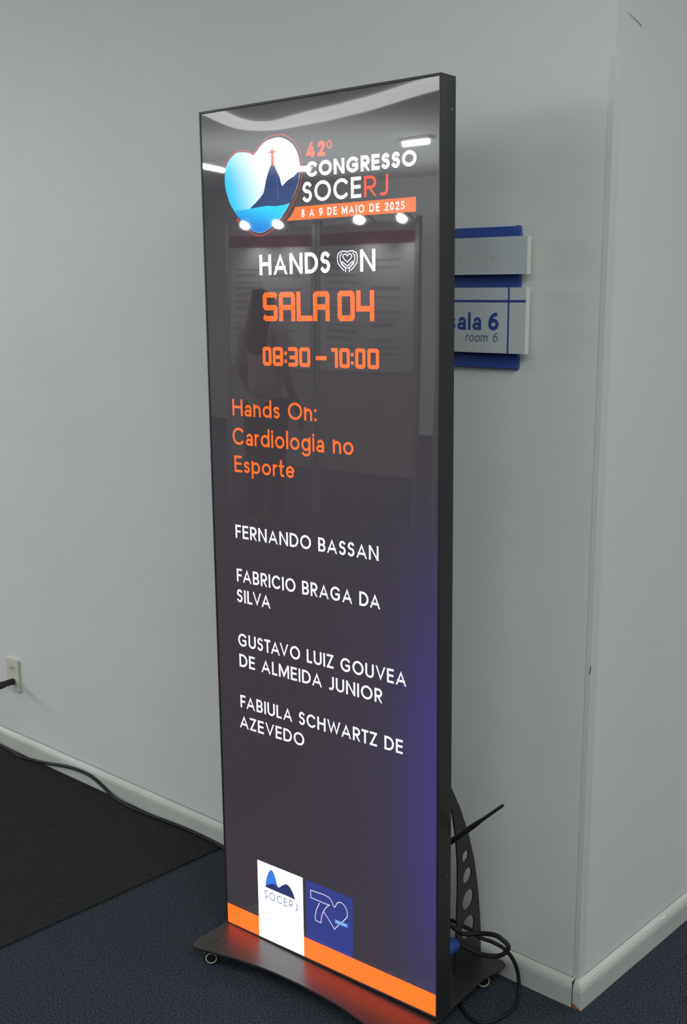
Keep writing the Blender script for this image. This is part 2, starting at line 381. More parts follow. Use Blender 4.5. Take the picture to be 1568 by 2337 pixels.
# ================================================================== THE SETTING
K = -math.tan(-0.063)                          # the right wall leans away from square
KD = Vector((K, 1, 0)).normalized(); KN = Vector((KD.y, -KD.x, 0))
HC = 3.05
def struct(o): o['kind'] = 'structure'; return o
bm = bmesh.new(); box(bm, -10, 7, -10, 6, -.1, 0); struct(obj('floor', bm, M_CARPET))
bm = bmesh.new(); box(bm, -10, 7, -10, 6, HC, HC + .1); struct(obj('ceiling', bm, M_CEIL))
bm = bmesh.new(); prism(bm, [(-10, 0), (0, 0), (.0 + K*.3, .3), (-10, .3)], 0, HC, 'z'); struct(obj('wall_back', bm, M_WALL))
bm = bmesh.new(); e = KD * 5.9
prism(bm, [(K*.3, .3), (e.x, e.y), (e.x - .3, e.y), (-.3, .3)], 0, HC, 'z'); struct(obj('wall_right', bm, M_WALL))
# one painted face: the right wall starts at the corner itself
bm = bmesh.new(); box(bm, .37, 7, 5.9, 6, 0, HC); struct(obj('wall_far', bm, M_WALL))
bm = bmesh.new(); box(bm, 6.9, 7, -10, 6, 0, HC); struct(obj('wall_side', bm, M_WALL))
bm = bmesh.new(); box(bm, -10, 7, -10, -9.9, 0, HC); struct(obj('wall_front', bm, M_WALL))
bm = bmesh.new(); box(bm, -10, -9.9, -9.9, 0, 0, HC)
struct(obj('wall_left', bm, M_WALL))

# baseboards
prof = [(0, 0), (.015, 0), (.015, .044), (.0135, .052), (.010, .059), (.005, .0645), (0, .066)]
def board(name, p0, p1, d0, d1, n, mats):
    bm = bmesh.new(); rows = []
    for p, d in ((p0, d0), (p1, d1)):
        rows.append([bm.verts.new((p[0] + d[0]*a, p[1] + d[1]*a, z)) for a, z in prof])
    k = len(prof)
    for i in range(k): bm.faces.new((rows[0][i], rows[1][i], rows[1][(i+1) % k], rows[0][(i+1) % k]))
    bm.faces.new(rows[0][::-1]); bm.faces.new(rows[1]); bmesh.ops.recalc_face_normals(bm, faces=bm.faces[:])
    return struct(obj(name, bm, mats))
bb = board('baseboard_back', (-10, 0), (-.0085, 0), (0, -1), (0, -1), None, M_BASEB)
# right baseboard with its return round the corner
bm = bmesh.new(); mit = Vector((1.0, -1.0 + K))     # outward mitre at the corner
rows = []
end = KD * 5.8
for p, d in (((-.0055, 0), (0, -1)), ((0, 0), (mit.x, -1.0)), ((end.x, end.y), (KN.x, KN.y))):
    rows.append([bm.verts.new((p[0] + d[0]*a, p[1] + d[1]*a, z)) for a, z in prof])
k = len(prof)
for a, b in zip(rows, rows[1:]):
    for i in range(k): bm.faces.new((a[i], b[i], b[(i+1) % k], a[(i+1) % k]))
bm.faces.new(rows[0][::-1]); bm.faces.new(rows[-1]); bmesh.ops.recalc_face_normals(bm, faces=bm.faces[:])
br = struct(obj('baseboard_right', bm, M_BASEB))
bm = bmesh.new(); box(bm, -.0085, -.0055, -.0125, -.0002, 0, .064)
obj('joint_gap', bm, M_GAP, br)
bm = bmesh.new()
prism(bm, [(-.0053, .0002), (.0145, .0002), (.0145, .0025), (.010, .0065), (.004, .008), (-.001, .0125), (-.0053, .0115)], -.0155, -.0150, 'y')
tag(obj('chipped_corner', bm, M_CHIP, br), 'bare brown chip at the foot of the corner')
for x, wd in ((-1.16, .005), (-1.375, .006), (-1.475, .004)):
    bm = bmesh.new(); tube(bm, [(x - wd, -.0112, .0575), (x, -.0116, .0575), (x + wd, -.0112, .0575)], [.0008, .0022, .0008], 8)
    obj('paint_fleck', bm, M_SIGNE, bb)
bm = bmesh.new()
q = KD * .37
tube(bm, [Vector((q.x, q.y, .058)) + KN*.0115 + KD*a for a in (-.012, 0, .012)], [.0015, .003, .0015], 8)
obj('paint_fleck', bm, M_SIGNE, br)
# dark caulk line between wall and boards
bm = bmesh.new(); box(bm, -10, -.006, -.0012, 0, .0655, .0672); struct(obj('trim_1', bm, mat('dusty_joint', (.27,.27,.24), .9)))
bm = bmesh.new()
a0 = KD*.0; a1 = KD*5.8; prism(bm, [(a0.x, a0.y), (a0.x + .0012, a0.y), (a1.x + .0012, a1.y), (a1.x, a1.y)], .0655, .0672, 'z'); struct(obj('trim_2', bm, bpy.data.materials['dusty_joint']))
# corner guard: thin angle strip glued over the corner
bm = bmesh.new(); q = KD * .024; t_ = .0014
prism(bm, [(-.0125, 0), (-.0125, -t_*.6), (-.011, -t_), (t_ - .001, -t_), (t_, -t_ + .001), (q.x + t_, q.y - .002), (q.x + t_*.5, q.y), (q.x, q.y), (0, 0)], .066, 2.03, 'z')
cg = struct(obj('trim_3', bm, M_GUARD))
bm = bmesh.new(); tube(bm, [(.0004, -t_ - .0003, .81), (-.0012, -t_ - .0004, .80), (-.002, -t_ - .0003, .792)], .0009, 6); obj('scratch', bm, M_GAP, cg)
bm = bmesh.new(); box(bm, -.0122, .0006, -t_ - .0002, -t_ + .0004, .1605, .1613); obj('seam', bm, bpy.data.materials['dusty_joint'], cg)
# crack in the plaster of the right wall, high up
bm = bmesh.new(); tube(bm, [KD*.035 + Vector((.0004, 0, 2.112)), KD*.06 + Vector((.0006, 0, 2.106)), KD*.085 + Vector((.0006, 0, 2.098)), KD*.090 + Vector((.0004, 0, 2.094))], [.0006, .0012, .0014, .0006], 6)
obj('plaster_scar', bm, M_GUARD, bpy.data.objects['wall_right'])

# black carpet strip along the wall, its edge running away from the display
bm = bmesh.new(); prism(bm, [(-6, -3.5), (-1.433, -3.5), (-1.202, -.719), (-1.185, -.516), (-1.166, -.288), (-1.152, -.085), (-1.1465, -.0175), (-6, -.0175)], .0, .004, 'z')
tag(obj('carpet_runner', bm, M_MAT, bevel=.0015), 'black carpet section laid over the blue carpet left of the display', 'carpet')

# ================================================================== THE LED DISPLAY TOTEM
W_, D_, H_ = .6293, .0496, 1.93
TH = .0388; EX = Vector((math.cos(TH), math.sin(TH), 0)); EY = Vector((-math.sin(TH), math.cos(TH), 0))
ORG = Vector((-.1696, -.3075, 0)) - W_ * EX              # foot of the display's front left edge
totem = empty('display_totem', ORG, TH, 'tall black LED display totem showing a room schedule, on a wheeled base', 'display')
PM = Matrix.Translation((W_/2, 0, .0508)) @ Matrix.Rotation(-.0141, 4, 'Y') @ Matrix.Rotation(-.0087, 4, 'X') @ Matrix.Translation((-W_/2, 0, 0))
# casing: a hollow-fronted box with a thin raised bezel
bm = bmesh.new(); bz = .0055; dp = .004
o4 = [(0, 0), (W_, 0), (W_, H_), (0, H_)]; i4 = [(bz, bz), (W_ - bz, bz), (W_ - bz, H_ - bz), (bz, H_ - bz)]
VO = [bm.verts.new((x, 0, z)) for x, z in o4]; VI = [bm.verts.new((x, 0, z)) for x, z in i4]; VD = [bm.verts.new((x, dp, z)) for x, z in i4]; VB = [bm.verts.new((x, D_, z)) for x, z in o4]
for i in range(4):
    j = (i + 1) % 4
    bm.faces.new((VO[i], VO[j], VI[j], VI[i])); bm.faces.new((VI[i], VI[j], VD[j], VD[i])); bm.faces.new((VO[j], VO[i], VB[i], VB[j]))
bm.faces.new(VD); bm.faces.new(VB[::-1]); bmesh.ops.recalc_face_normals(bm, faces=bm.faces[:])
casing = obj('casing', bm, M_CASE, totem, PM, bevel=.0012)
M_SCREW = mat('steel_screw', (.4,.4,.4), .4, metal=1)
for z in (1.87, .32):
    bm = bmesh.new(); tube(bm, [(W_ + .0004, D_*.72, z), (W_ - .002, D_*.72, z)], .0018, 10); obj('screw', bm, M_SCREW, casing)
# lit face
LV = .0012
bm = bmesh.new(); poly(bm, i4, LV)
disp = obj('display', bm, L_BG, totem, PM)
tag(disp, 'glossy lit LED face with the schedule')
N = [0]
def layer(name, fn, mats, lift=.0003, label=None):
    bm = bmesh.new(); fn(bm, LV - lift); o = obj(name, bm, mats, disp)
    if label: tag(o, label)
    return o
def text(s, x0, x1, base, cap, pen, m, lift=.0003, gap=.17):
    layer('text_line', lambda b, l: write(b, s, x0/1000, x1/1000, base/1000, cap/1000, pen/1000, l, gap), m, lift)
# heart emblem
heart = mm([(157,1826),(144,1832),(128,1835),(109,1835),(94,1828),(82,1818),(75,1804),(72,1785),(73,1766),(78,1750),(85,1733),(96,1718),(110,1701),(126,1686),(142,1675),(158,1669),(174,1667),(190,1671),(206,1678),(222,1687),(238,1701),(252,1717),(264,1733),(274,1748),(281,1764),(285,1782),(285,1798),(282,1813),(274,1829),(263,1841),(248,1850),(231,1855),(214,1855),(196,1852),(180,1844),(168,1834)])
outl = mm([(70,1801),(73,1814),(82,1825),(95,1833),(110,1838),(126,1839),(140,1836),(156,1830),(163,1834),(170,1841),(184,1851),(200,1858),(220,1861),(239,1860),(256,1853),(271,1844),(281,1831),(289,1817),(292,1801),(291,1782),(289,1766),(282,1750),(273,1734),(261,1717),(248,1701),(232,1688),(214,1676),(196,1667),(178,1661),(162,1662),(146,1668),(130,1679),(116,1691),(106,1697)])
mount = mm([(207,1802),(216,1801),(221,1791),(230,1776),(233,1765),(236,1758),(251,1768),(269,1775),(278,1782),(285,1784),(281,1764),(274,1748),(264,1733),(257,1723),(239,1720),(217,1719),(194,1721),(172,1720),(156,1719),(143,1718),(162,1730),(174,1739),(183,1747),(187,1757),(191,1771),(196,1784),(201,1794)])
sea = mm([(143,1718),(156,1719),(172,1720),(194,1721),(217,1719),(239,1720),(257,1723),(238,1701),(222,1687),(206,1678),(190,1671),(174,1667),(158,1669),(142,1675),(126,1686),(110,1701),(98,1716)])
statue = mm([(207,1802),(214.5,1801),(214,1822),(213.5,1825),(223,1828),(214,1830.5),(212,1835),(209.5,1835),(208,1830.5),(198,1829),(208,1825.5),(208,1822)])
def emblem(b, l):
    poly(b, [(v.x, v.y) for v in catmull([(*q, 0) for q in heart + heart[:1]], 4)][:-1], l, 0); poly(b, sea, l - .0001, 1); poly(b, mount, l - .0002, 2); poly(b, mm([(221,1778),(223,1777),(227,1730),(225,1730)]), l - .0003, 3); poly(b, statue, l - .0003, 4)
    op = [(p.x, p.y) for p in catmull([(*p, 0) for p in outl], 4)]
    ribbon(b, op, .0008, l, mi=5)
    for p in (outl[0], outl[-1]): poly(b, arc(p[0], p[1], .0026, .0026, 0, 350, 14), l - .0001, 5)
layer('heart_emblem', emblem, [L_SKY, L_SEA, L_HILL, L_STRIPE, L_DEEPOR, L_RED], .0003)
def t42(b, l):
    write(b, '42', .301, .354, 1.808, .030, .0078, l, .12)
    ribbon(b, arc(.3632, 1.8288, .0058, .0066, 0, 360, 20), .0016, l, closed=True)
layer('text_line', t42, L_DEEPOR)
text('CONGRESSO', 301, 574, 1770.5, 29.5, 6.8, L_WHITE, .0004, .10)
text('SOCE', 290.5, 442, 1721.5, 40, 6.6, L_WHITE, .0003, .14)
text('RJ', 448.5, 508, 1721.5, 39.5, 5.6, L_DEEPOR, .0003, .14)
layer('date_band', lambda b, l: poly(b, mm([(246,1687.5),(572,1687),(572,1714),(271,1714),(266,1706),(258,1696)]), l), L_ORANGE, .0002)
text('8 A 9 DE MAIO DE 2025', 287, 546, 1692.5, 15.5, 2.7, L_TEXTW, .0006, .26)
text('HANDS', 167, 361, 1579, 42.5, 7.6, L_WHITE, .0003, .14)
text('N', 437.5, 475.5, 1579, 43, 7.2, L_WHITE)
def icon(b, l):
    X = lambda p: [(.4055 + a*.0265, 1.6005 + c*.0205) for a, c in p]
    for s in (-1, 1):
        f = lambda p: X([(a*s, c) for a, c in p])
        for p in ([(-.36,-.85),(-.58,-.62),(-.9,-.2),(-.97,.35),(-.86,.78),(-.5,.97),(-.12,.95),(0,.84)], [(-.17,-1),(-.2,-.62),(-.5,-.25),(-.70,.05),(-.70,.55),(-.52,.74)], [(-.62,-.22),(-.3,-.55),(-.06,-.66)], [(0,-.08),(-.3,.2),(-.44,.45),(-.33,.66),(-.14,.68),(0,.5)], [(-.5,-.02),(-.2,-.3),(0,-.48)]):
            ribbon(b, f(p), .0011, l)
layer('hands_icon', icon, L_TEXTW)
def sala(b, l): seg_write(b, [(c, x0/1000, x1/1000) for c, x0, x1 in (('S',174,216),('A',220,265),('L',269,312),('A',314,358),('0',379,423),('4',427,472))], 1.482, 1.5425, .0110, l)
layer('text_line', sala, L_ORANGE)
def hours(b, l): seg_write(b, [(c, x0/1000, x1/1000) for c, x0, x1 in (('0',170,195),('8',199,228),(':',231,240),('3',243,270),('0',274,304),('-',319,348),('1',361,378),('0',382,409),(':',411,420),('0',423,449),('0',454,483))], 1.387, 1.4275, .0078, l)
layer('text_line', hours, L_ORANGE)
text('Hands On:', 74, 319, 1273.5, 37, 5.2, L_ORANGE, gap=.13)
text('Cardiologia no', 72, 416, 1208.5, 38.5, 5.2, L_ORANGE, gap=.13)
text('Esporte', 75, 254, 1146, 37.5, 5.2, L_ORANGE, gap=.13)
for s, x0, x1, base in (('FERNANDO BASSAN',72,479,993),('FABRICIO BRAGA DA',72,482,890),('SILVA',70,174,841),('GUSTAVO LUIZ GOUVEA',70,548,735),('DE ALMEIDA JUNIOR',72,486,685),('FABIULA SCHWARTZ DE',71,539,584),('AZEVEDO',67,267,533)):
    text(s, x0, x1, base, 31, 4.9, L_TEXTW, gap=.16)
# foot of the picture: orange band, white and blue logo panels
layer('orange_band', lambda b, l: poly(b, mm([(bz*1000,7),(W_*1000-bz*1000,7),(W_*1000-bz*1000,57.5),(bz*1000,57.5)]), l), L_BAR, .0001)
layer('white_logo_panel', lambda b, l: poly(b, mm([(111,7),(253.5,7),(253.5,207),(111,207)]), l), L_WHITE, .0002)
layer('blue_logo_panel', lambda b, l: poly(b, mm([(263,57.5),(400.5,57.5),(400.5,206),(263,206)]), l), L_PANELB, .0002)
def hills(b, l):
    sm = lambda p: [(v.x, v.y) for v in catmull([(*q, 0) for q in mm(p)], 5)]
    poly(b, sm([(135,145),(139,167),(147,186),(155,195),(162,191),(168,179),(173,164),(178,156)]) + mm([(178,144)]), l, 0)
    poly(b, sm([(136,144.5),(144,153),(154,158),(165,161),(177,157),(189,166),(200,173),(209,173),(220,163),(230,143.5)]), l - .0001, 1)
layer('hill_logo', hills, [L_PEAK, L_DARKHILL], .0004)
layer('text_line', lambda b, l: write(b, 'SOCERJ', .131, .236, .1155, .0205, .0025, l, .30), L_LOGOT, .0004)
def seventy(b, l):
    sm = lambda p: [(v.x, v.y) for v in catmull([(*q, 0) for q in mm(p)], 5)]
    ribbon(b, mm([(277,184),(278,166),(317,165),(333,166)]) + sm([(333,166),(322,155),(313,140)]) + sm([(313,140),(309,127),(307,112)]) + mm([(291,113)]) + sm([(291,113),(290.5,126),(295,143),(303,160)]), .0011, l)
    ribbon(b, mm([(277,184),(305,186)]) + sm([(305,186),(322,186),(333,184),(340,177),(346,167),(350,168),(356,179),(366,184),(377,180),(384,169),(384.5,156),(377,145),(366,133),(347,111)]) + mm([(331,128),(316,143)]), .0011, l)
    poly(b, mm([(348,136.5),(386,137),(386,128),(348,127)]), l - .0001, 1)
    for i in range(5): ribbon(b, mm([(354 + i*6, 130), (354 + i*6, 134.5)]), .0012, l - .0002, mi=0)
layer('seventy_logo', seventy, [L_LINE, L_CYAN], .0004)

# wheeled base plate
left = [(.003, .12), (.001, .0), (-.004, -.085), (.0, -.112), (.012, -.125), (.03, -.122), (.06, -.113), (.121, -.099), (.188, -.087), (.239, -.082), (.3146, -.080)]
front = left + [(W_ - x, y) for x, y in left[-2::-1]]
back = [(W_ - .001, .19), (W_ + .004, .215), (W_ + .012, .237), (W_ + .012, .270), (W_ - .002, .281), (W_ - .03, .279), (.50, .262), (.40, .254), (.3146, .252)]
out = front + back + [(W_ - x, y) for x, y in back[-2::-1]]
bm = bmesh.new(); prism(bm, out, .0445, .0505, 'z')
base = obj('base_plate', bm, M_PLATE, totem, bevel=.0012)
for x, y in ((.035, -.088), (.06, -.088), (.035, -.066), (.06, -.066), (W_ - .035, .24), (W_ - .06, .24), (W_ - .035, -.088), (W_ - .06, -.088)):
    bm = bmesh.new(); tube(bm, [(x, y, .0500), (x, y, .0516)], .0032, 10); obj('bolt', bm, M_RUB, base)
def caster(x, y, rz):
    m = Matrix.Translation((x, y, 0)) @ Matrix.Rotation(rz, 4, 'Z')
    bm = bmesh.new(); tube(bm, [(0, 0, .0445), (0, 0, .036)], .010, 12); box(bm, -.014, .014, -.0125, -.0105, .018, .040); box(bm, -.014, .014, .0105, .0125, .018, .040); box(bm, -.014, .014, -.0125, .0125, .037, .040)
    c = obj('caster', bm, M_RUB, totem, m, bevel=.0006)
    bm = bmesh.new(); tube(bm, [(0, -.0095, .0195), (0, -.008, .0195), (0, .008, .0195), (0, .0095, .0195)], [.017, .0195, .0195, .017], 24)
    wh = obj('wheel', bm, M_RUB, c)
    bm = bmesh.new()
    for s in (-1, 1):
        a = [(.0128*math.cos(i*PI/12), s*.0135, .0195 + .0128*math.sin(i*PI/12)) for i in range(25)]
        tube(bm, a, .0017, 6, caps=False)
    o = tag(obj('wheel_rim', bm, M_RING, c), 'pale ring on the wheel'); o.location = (0, 0, 0)
    return c
caster(.036, -.090, .75); caster(W_ - .028, .232, .85); caster(W_ - .04, -.085, .4); caster(.036, .225, .3)
# curved support brackets with graded round holes, behind the display
fin = [(.0496,.64),(.080,.605),(.112,.563),(.142,.513),(.173,.461),(.208,.388),(.236,.312),(.254,.237),(.266,.164),(.272,.110),(.274,.0505),(.160,.0505),(.163,.110),(.166,.174),(.168,.264),(.166,.329),(.158,.393),(.141,.464),(.113,.530),(.085,.575),(.0496,.612)]
holes = [(.198,.334,.0135),(.208,.282,.0185),(.2125,.219,.0240),(.215,.148,.0280)]
def bracket(x, m):
    bm = bmesh.new(); th = .004
    loops = []
    def ring(pts): loops.append([bm.verts.new((x, p[0], p[1])) for p in pts]); return loops[-1]
    R0 = ring(fin); es = [bm.edges.new((R0[i], R0[(i+1) % len(R0)])) for i in range(len(R0))]
    for cy, cz, r in holes:
        q = ring(arc(cy, cz, r, r, 0, 348, 29)); es += [bm.edges.new((q[i], q[(i+1) % len(q)])) for i in range(len(q))]
    bmesh.ops.triangle_fill(bm, use_beauty=True, use_dissolve=False, edges=es)
    # drop fill inside holes
    dead = [f for f in bm.faces if any((f.calc_center_median().y - cy)**2 + (f.calc_center_median().z - cz)**2 < (r*.97)**2 and all(abs(((v.co.y - cy)**2 + (v.co.z - cz)**2)**.5 - r) < 1e-4 for v in f.verts) for cy, cz, r in holes)]
    bmesh.ops.delete(bm, geom=dead, context='FACES_ONLY')
    r = bmesh.ops.extrude_face_region(bm, geom=bm.faces[:])
    bmesh.ops.translate(bm, verts=[v for v in r['geom'] if isinstance(v, bmesh.types.BMVert)], vec=(-th, 0, 0))
    bmesh.ops.recalc_face_normals(bm, faces=bm.faces[:])
    return obj('support_bracket', bm, M_FIN, totem)
bracket(W_ - .058, 0); bracket(.062, 0)
# wireless antenna hinged on the back
a0 = Vector((W_ - .068, .085, .388)); a1 = Vector((W_ + .101, .085, .553)); dv = a1 - a0
bm = bmesh.new()
tube(bm, [a0 + dv*t for t in (0, .02, .30, .55, .64, .72, .98, 1.0)], [.0050, .0062, .0064, .0062, .0050, .0037, .0034, .0020], 14)
tube(bm, [Vector((a0.x, .049, a0.z)), Vector((a0.x, .090, a0.z))], .007, 12)
obj('antenna', bm, M_RUB, totem)
bm = bmesh.new(); box(bm, .2, .43, .049, .075, .35, .55); obj('control_box', bm, M_CASE, totem, bevel=.002)

# ================================================================== CABLES
def T(x, y, z): return ORG + EX*x + EY*y + Vector((0, 0, z))
CR = .0052
pts = [(-2.75,-.035,.0093),(-2.45,-.031,.0093),(-2.30,-.029,.0093),(-2.20,-.034,.0093),(-2.135,-.040,.0093),(-2.075,-.028,.0093),(-2.012,-.0215,.016),(-1.928,-.0212,.032),(-1.854,-.0212,.042),(-1.791,-.0212,.044),(-1.745,-.0212,.038),(-1.700,-.0215,.024),(-1.65,-.026,.0105),(-1.59,-.035,.0093),(-1.52,-.038,.0093),(-1.45,-.034,.0093),(-1.38,-.027,.0093),(-1.29,-.0215,.0093),(-1.22,-.0215,.0090),(-1.16,-.0225,.0075),(-1.11,-.028,.0054),(-1.0,-.05,.0054),(-.88,-.052,.0054),(-.76,-.04,.0054),(-.65,-.03,.03),(-.55,-.03,.10)]
pts += [tuple(T(x, y, z)) for x, y, z in ((.38,.20,.17),(.48,.155,.205),(.584,.125,.199),(.605,.136,.184),(.637,.158,.186),(.672,.16,.195),(.693,.16,.191),(.708,.16,.181),(.703,.155,.166),(.684,.15,.1525),(.650,.142,.1475),(.628,.136,.153),(.606,.124,.163))]
bm = bmesh.new(); tube(bm, catmull(pts, 7), CR, 10)
pc = tag(obj('power_cable', bm, M_CABLE), 'black power cable lying along the baseboard and ending in a blue plug behind the display', 'cable')
bm = bmesh.new(); c = T(.601, .118, .166); e1 = T(.592, .050, .176); q = e1 - c
tube(bm, [c + q*t for t in (0, .10, .12, .45, .47, .80, .82, 1)], [.0095, .0120, .0165, .0165, .0180, .0180, .0150, .0150], 14)
tag(obj('connector_plug', bm, M_PLUGBLUE, pc), 'blue connector plug')
pts = [T(.40,.10,.12), T(.50,.19,.155), T(.571,.208,.150), T(.608,.207,.140), T(.631,.222,.130), T(.655,.239,.112), T(.670,.252,.085), T(.677,.262,.052), T(.684,.258,.022), T(.689,.25,.0075), T(.696,.234,.0046), T(.705,.200,.0046), T(.701,.165,.0046), T(.690,.129,.0046), T(.671,.110,.0046), T(.642,.110,.0046), T(.606,.132,.0046), T(.586,.160,.0046), T(.55,.19,.0046), T(.50,.20,.0046), T(.45,.24,.0046), T(.42,.29,.02), T(.40,.20,.12)]
bm = bmesh.new(); tube(bm, catmull(pts, 7), .0045, 10)
tag(obj('data_cable', bm, M_CABLE), 'thin black cable hanging in a big loop onto the carpet behind the display', 'cable')

# ================================================================== WALL SIGN
sign = empty('room_sign', (-.35, 0, 1.4), 0, 'blue and grey room sign reading sala 6 on the wall behind the display', 'sign')
def sg(name, bm, m, parent=None, **k):
    return obj(name, bm, m, parent or sign, Matrix.Translation((.35, 0, -1.4)) if parent is None else None, **k)
# blue backing, a little chipped at its upper right corner
bm = bmesh.new(); prism(bm, [(-.62,1.430),(-.1945,1.430),(-.1945,1.452),(-.1945,1.706),(-.1965,1.711),(-.196,1.7165),(-.198,1.7235),(-.200,1.7245),(-.205,1.7230),(-.62,1.7235)], -.012, -.0005, 'y'); sg('backing_board', bm, M_SIGNB)
def plate(name, z0, z1):
    bm = bmesh.new(); box(bm, -.64, -.1620, -.035, -.0205, z0, z1)
    for f in bm.faces: f.material_index = 0 if f.normal.y < -.5 or abs(f.calc_center_median().y + .035) < 1e-5 else 1
    p = sg(name, bm, [M_SIGNG, M_SIGNE])
    for x in (-.58, -.22):
        bm = bmesh.new(); tube(bm, [(x, -.0205, (z0+z1)/2), (x, -.0115, (z0+z1)/2)], .008, 12); obj('spacer', bm, M_SIGNB, p)
    return p
p1 = plate('blank_plate', 1.6255, 1.7015); p2 = plate('lettered_plate', 1.4625, 1.5985)
for (x, z), sc in (((-.325, 1.658), .006), ((-.246, 1.658), .006)):
    bm = bmesh.new(); poly(bm, [(x + a*sc, z + b*sc) for a, b in ((-1,-.9),(-.3,-.5),(.4,.1),(1,.8),(.3,.7),(-.4,.1))], -.0353); obj('smudge', bm, M_SMUDGE, p1)
bm = bmesh.new(); poly(bm, [(-.64,1.568),(-.1622,1.568),(-.1622,1.573),(-.64,1.573)], -.0352); poly(bm, [(-.2055,1.4628),(-.2015,1.4628),(-.2015,1.5983),(-.2055,1.5983)], -.0353)
obj('stripe', bm, M_VINYL, p2)
bm = bmesh.new(); write(bm, 'sala', -.3535, -.270, 1.510, .0355, .0064, -.0353, .12); write(bm, '6', -.2535, -.226, 1.510, .0370, .0078, -.0353)
obj('lettering', bm, M_VINYL, p2)
bm = bmesh.new(); write(bm, 'room', -.3105, -.2555, 1.4855, .0195, .0019, -.0353, .14, 0, .2); write(bm, '6', -.2415, -.2300, 1.4855, .0195, .0019, -.0353, 0, 0, .2)
obj('lettering', bm, M_VINYLT, p2)

# ================================================================== WALL OUTLET AND PLUG
outlet = empty('wall_outlet', (-2.205, 0, .285), 0, 'cream wall outlet plate with two sockets left of the display', 'outlet')
bm = bmesh.new()
oc = []
for i in range(9): x = -.037 + .074*i/8; oc.append((x, .058 + .003*(1 - (2*i/8-1)**2)))
oc = oc + [(x, -z) for x, z in oc[::-1]]
prism(bm, oc, -.0075, 0, 'y'); obj('face_plate', bm, M_OUT, outlet, bevel=.002)
for z in (.0225, -.0225):
    bm = bmesh.new(); hx = [(.020*math.cos(a), .0125*math.sin(a)) for a in [math.radians(q) for q in (20, 90, 160, 200, 270, 340)]]
    box(bm, -.0185, .0185, -.0082, -.0070, z - .0125, z + .0125)
    s = obj('socket', bm, M_OUTI, outlet)
    bm = bmesh.new()
    for dx, dz in ((-.0095, 0), (0, .003), (.0095, 0)): tube(bm, [(dx, -.0084, z + dz), (dx, -.0075, z + dz)], .0026, 10)
    obj('pin_hole', bm, M_GAP, s)
bm = bmesh.new(); A = Vector((-2.2, -.0084, .262))
tube(bm, [A + Vector(v) for v in ((0,0,0),(0,-.004,0),(-.001,-.022,0),(-.002,-.030,-.001),(-.003,-.040,-.002),(-.004,-.052,-.003),(-.006,-.062,-.0035),(-.008,-.067,-.004))], [.0105,.0112,.0112,.0105,.0125,.0120,.0095,.0060], 16)
pg = tag(obj('power_plug', bm, M_RUB), 'black plug pushed into the lower socket of the cream wall outlet', 'plug')
bm = bmesh.new(); tube(bm, catmull([A + Vector(v) for v in ((-.008,-.066,-.004),(-.02,-.085,-.010),(-.08,-.11,-.03),(-.16,-.12,-.08),(-.24,-.11,-.16),(-.30,-.10,-.2535),(-.40,-.10,-.2535))], 8), .0042, 10)
obj('cord', bm, M_CABLE, pg)

# ================================================================== WHAT THE GLOSSY DISPLAY REFLECTS: the hall opposite
M_LAMP = mat('lit_lamp', (.9,.9,.9), .4)
def emis(name, c, s):
    m = mat(name, (.8,.8,.8), .5); b = m.node_tree.nodes['Principled BSDF']; b.inputs['Emission Color'].default_value = (*c, 1); b.inputs['Emission Strength'].default_value = s; return m
E_TUBE = emis('lit_tube', (.95,1,.92), 30); E_BULB = emis('lit_bulb', (1,1,.92), 60); E_COVE = emis('glowing_band', (.97,1,1), 4.2)
M_POST = mat('poster_paper', (.75,.75,.77), .7); M_MAROON = mat('poster_header', (.22,.03,.07), .6); M_PTXT = mat('poster_print', (.48,.46,.49), .7)
M_FRAMEA = mat('aluminium_frame', (.55,.55,.56), .4, metal=.6); M_PANEL = mat('exhibit_panel', (.50,.48,.49), .6)
def poster_board(x0, x1, label, spots):
    yb = -5.0; p = empty('poster_board', ((x0+x1)/2, yb, 0), 0, label, 'poster board'); w2 = (x1 - x0)/2
    bm = bmesh.new(); box(bm, -w2 - .008, w2 + .008, -.04, -.005, .35, 2.12); obj('panel', bm, M_PANEL, p)
    for s in (-1, 1):
        bm = bmesh.new(); box(bm, s*(w2 + .024) - .014, s*(w2 + .024) + .014, -.04, .0, 0, 2.16); obj('post', bm, M_FRAMEA, p)
    bm = bmesh.new(); box(bm, -w2, w2, -.005, .0, 1.09, 2.06)
    sh = obj('poster', bm, M_POST, p)
    bm = bmesh.new(); box(bm, -w2, w2, 0, .001, 1.975, 2.06); obj('header', bm, M_MAROON, sh)
    bm = bmesh.new(); rnd = random.Random(int(-x0*100))
    for colx in (-w2 + .05, .03):
        for i in range(15):
            z = 1.86 - i*.05
            if rnd.random() < .8: box(bm, colx, colx + (w2 - .09)*rnd.uniform(.6, 1), 0, .0008, z, z + rnd.choice((.012, .012, .03)))
    obj('print', bm, M_PTXT, sh)
    for q in spots:
        s = (q - (x0+x1)/2)/w2
        bm = bmesh.new(); tube(bm, [(s*w2, -.02, 2.12), (s*w2, .06, 2.16), (s*w2, .14, 2.155)], .006, 8); tube(bm, [(s*w2, .12, 2.175), (s*w2, .16, 2.13)], [.02, .042], 14); sp = obj('spotlight', bm, M_FRAMEA, p)
        bm = bmesh.new(); tube(bm, [(s*w2, .155, 2.142), (s*w2, .163, 2.127), (s*w2, .170, 2.109), (s*w2, .174, 2.102)], [.030, .038, .030, .012], 14); obj('bulb', bm, E_BULB, sp)
        l = bpy.data.lights.new('poster_spot', 'SPOT'); l.energy = 9; l.spot_size = 1.9; l.spot_blend = .8; l.shadow_soft_size = .03
        lo = bpy.data.objects.new('poster_spot', l); COL.objects.link(lo); lo.parent = p; lo.location = (s*w2, .19, 2.08); lo.rotation_euler = Vector((0, -.35, -1)).to_track_quat('-Z', 'Y').to_euler()
    return p
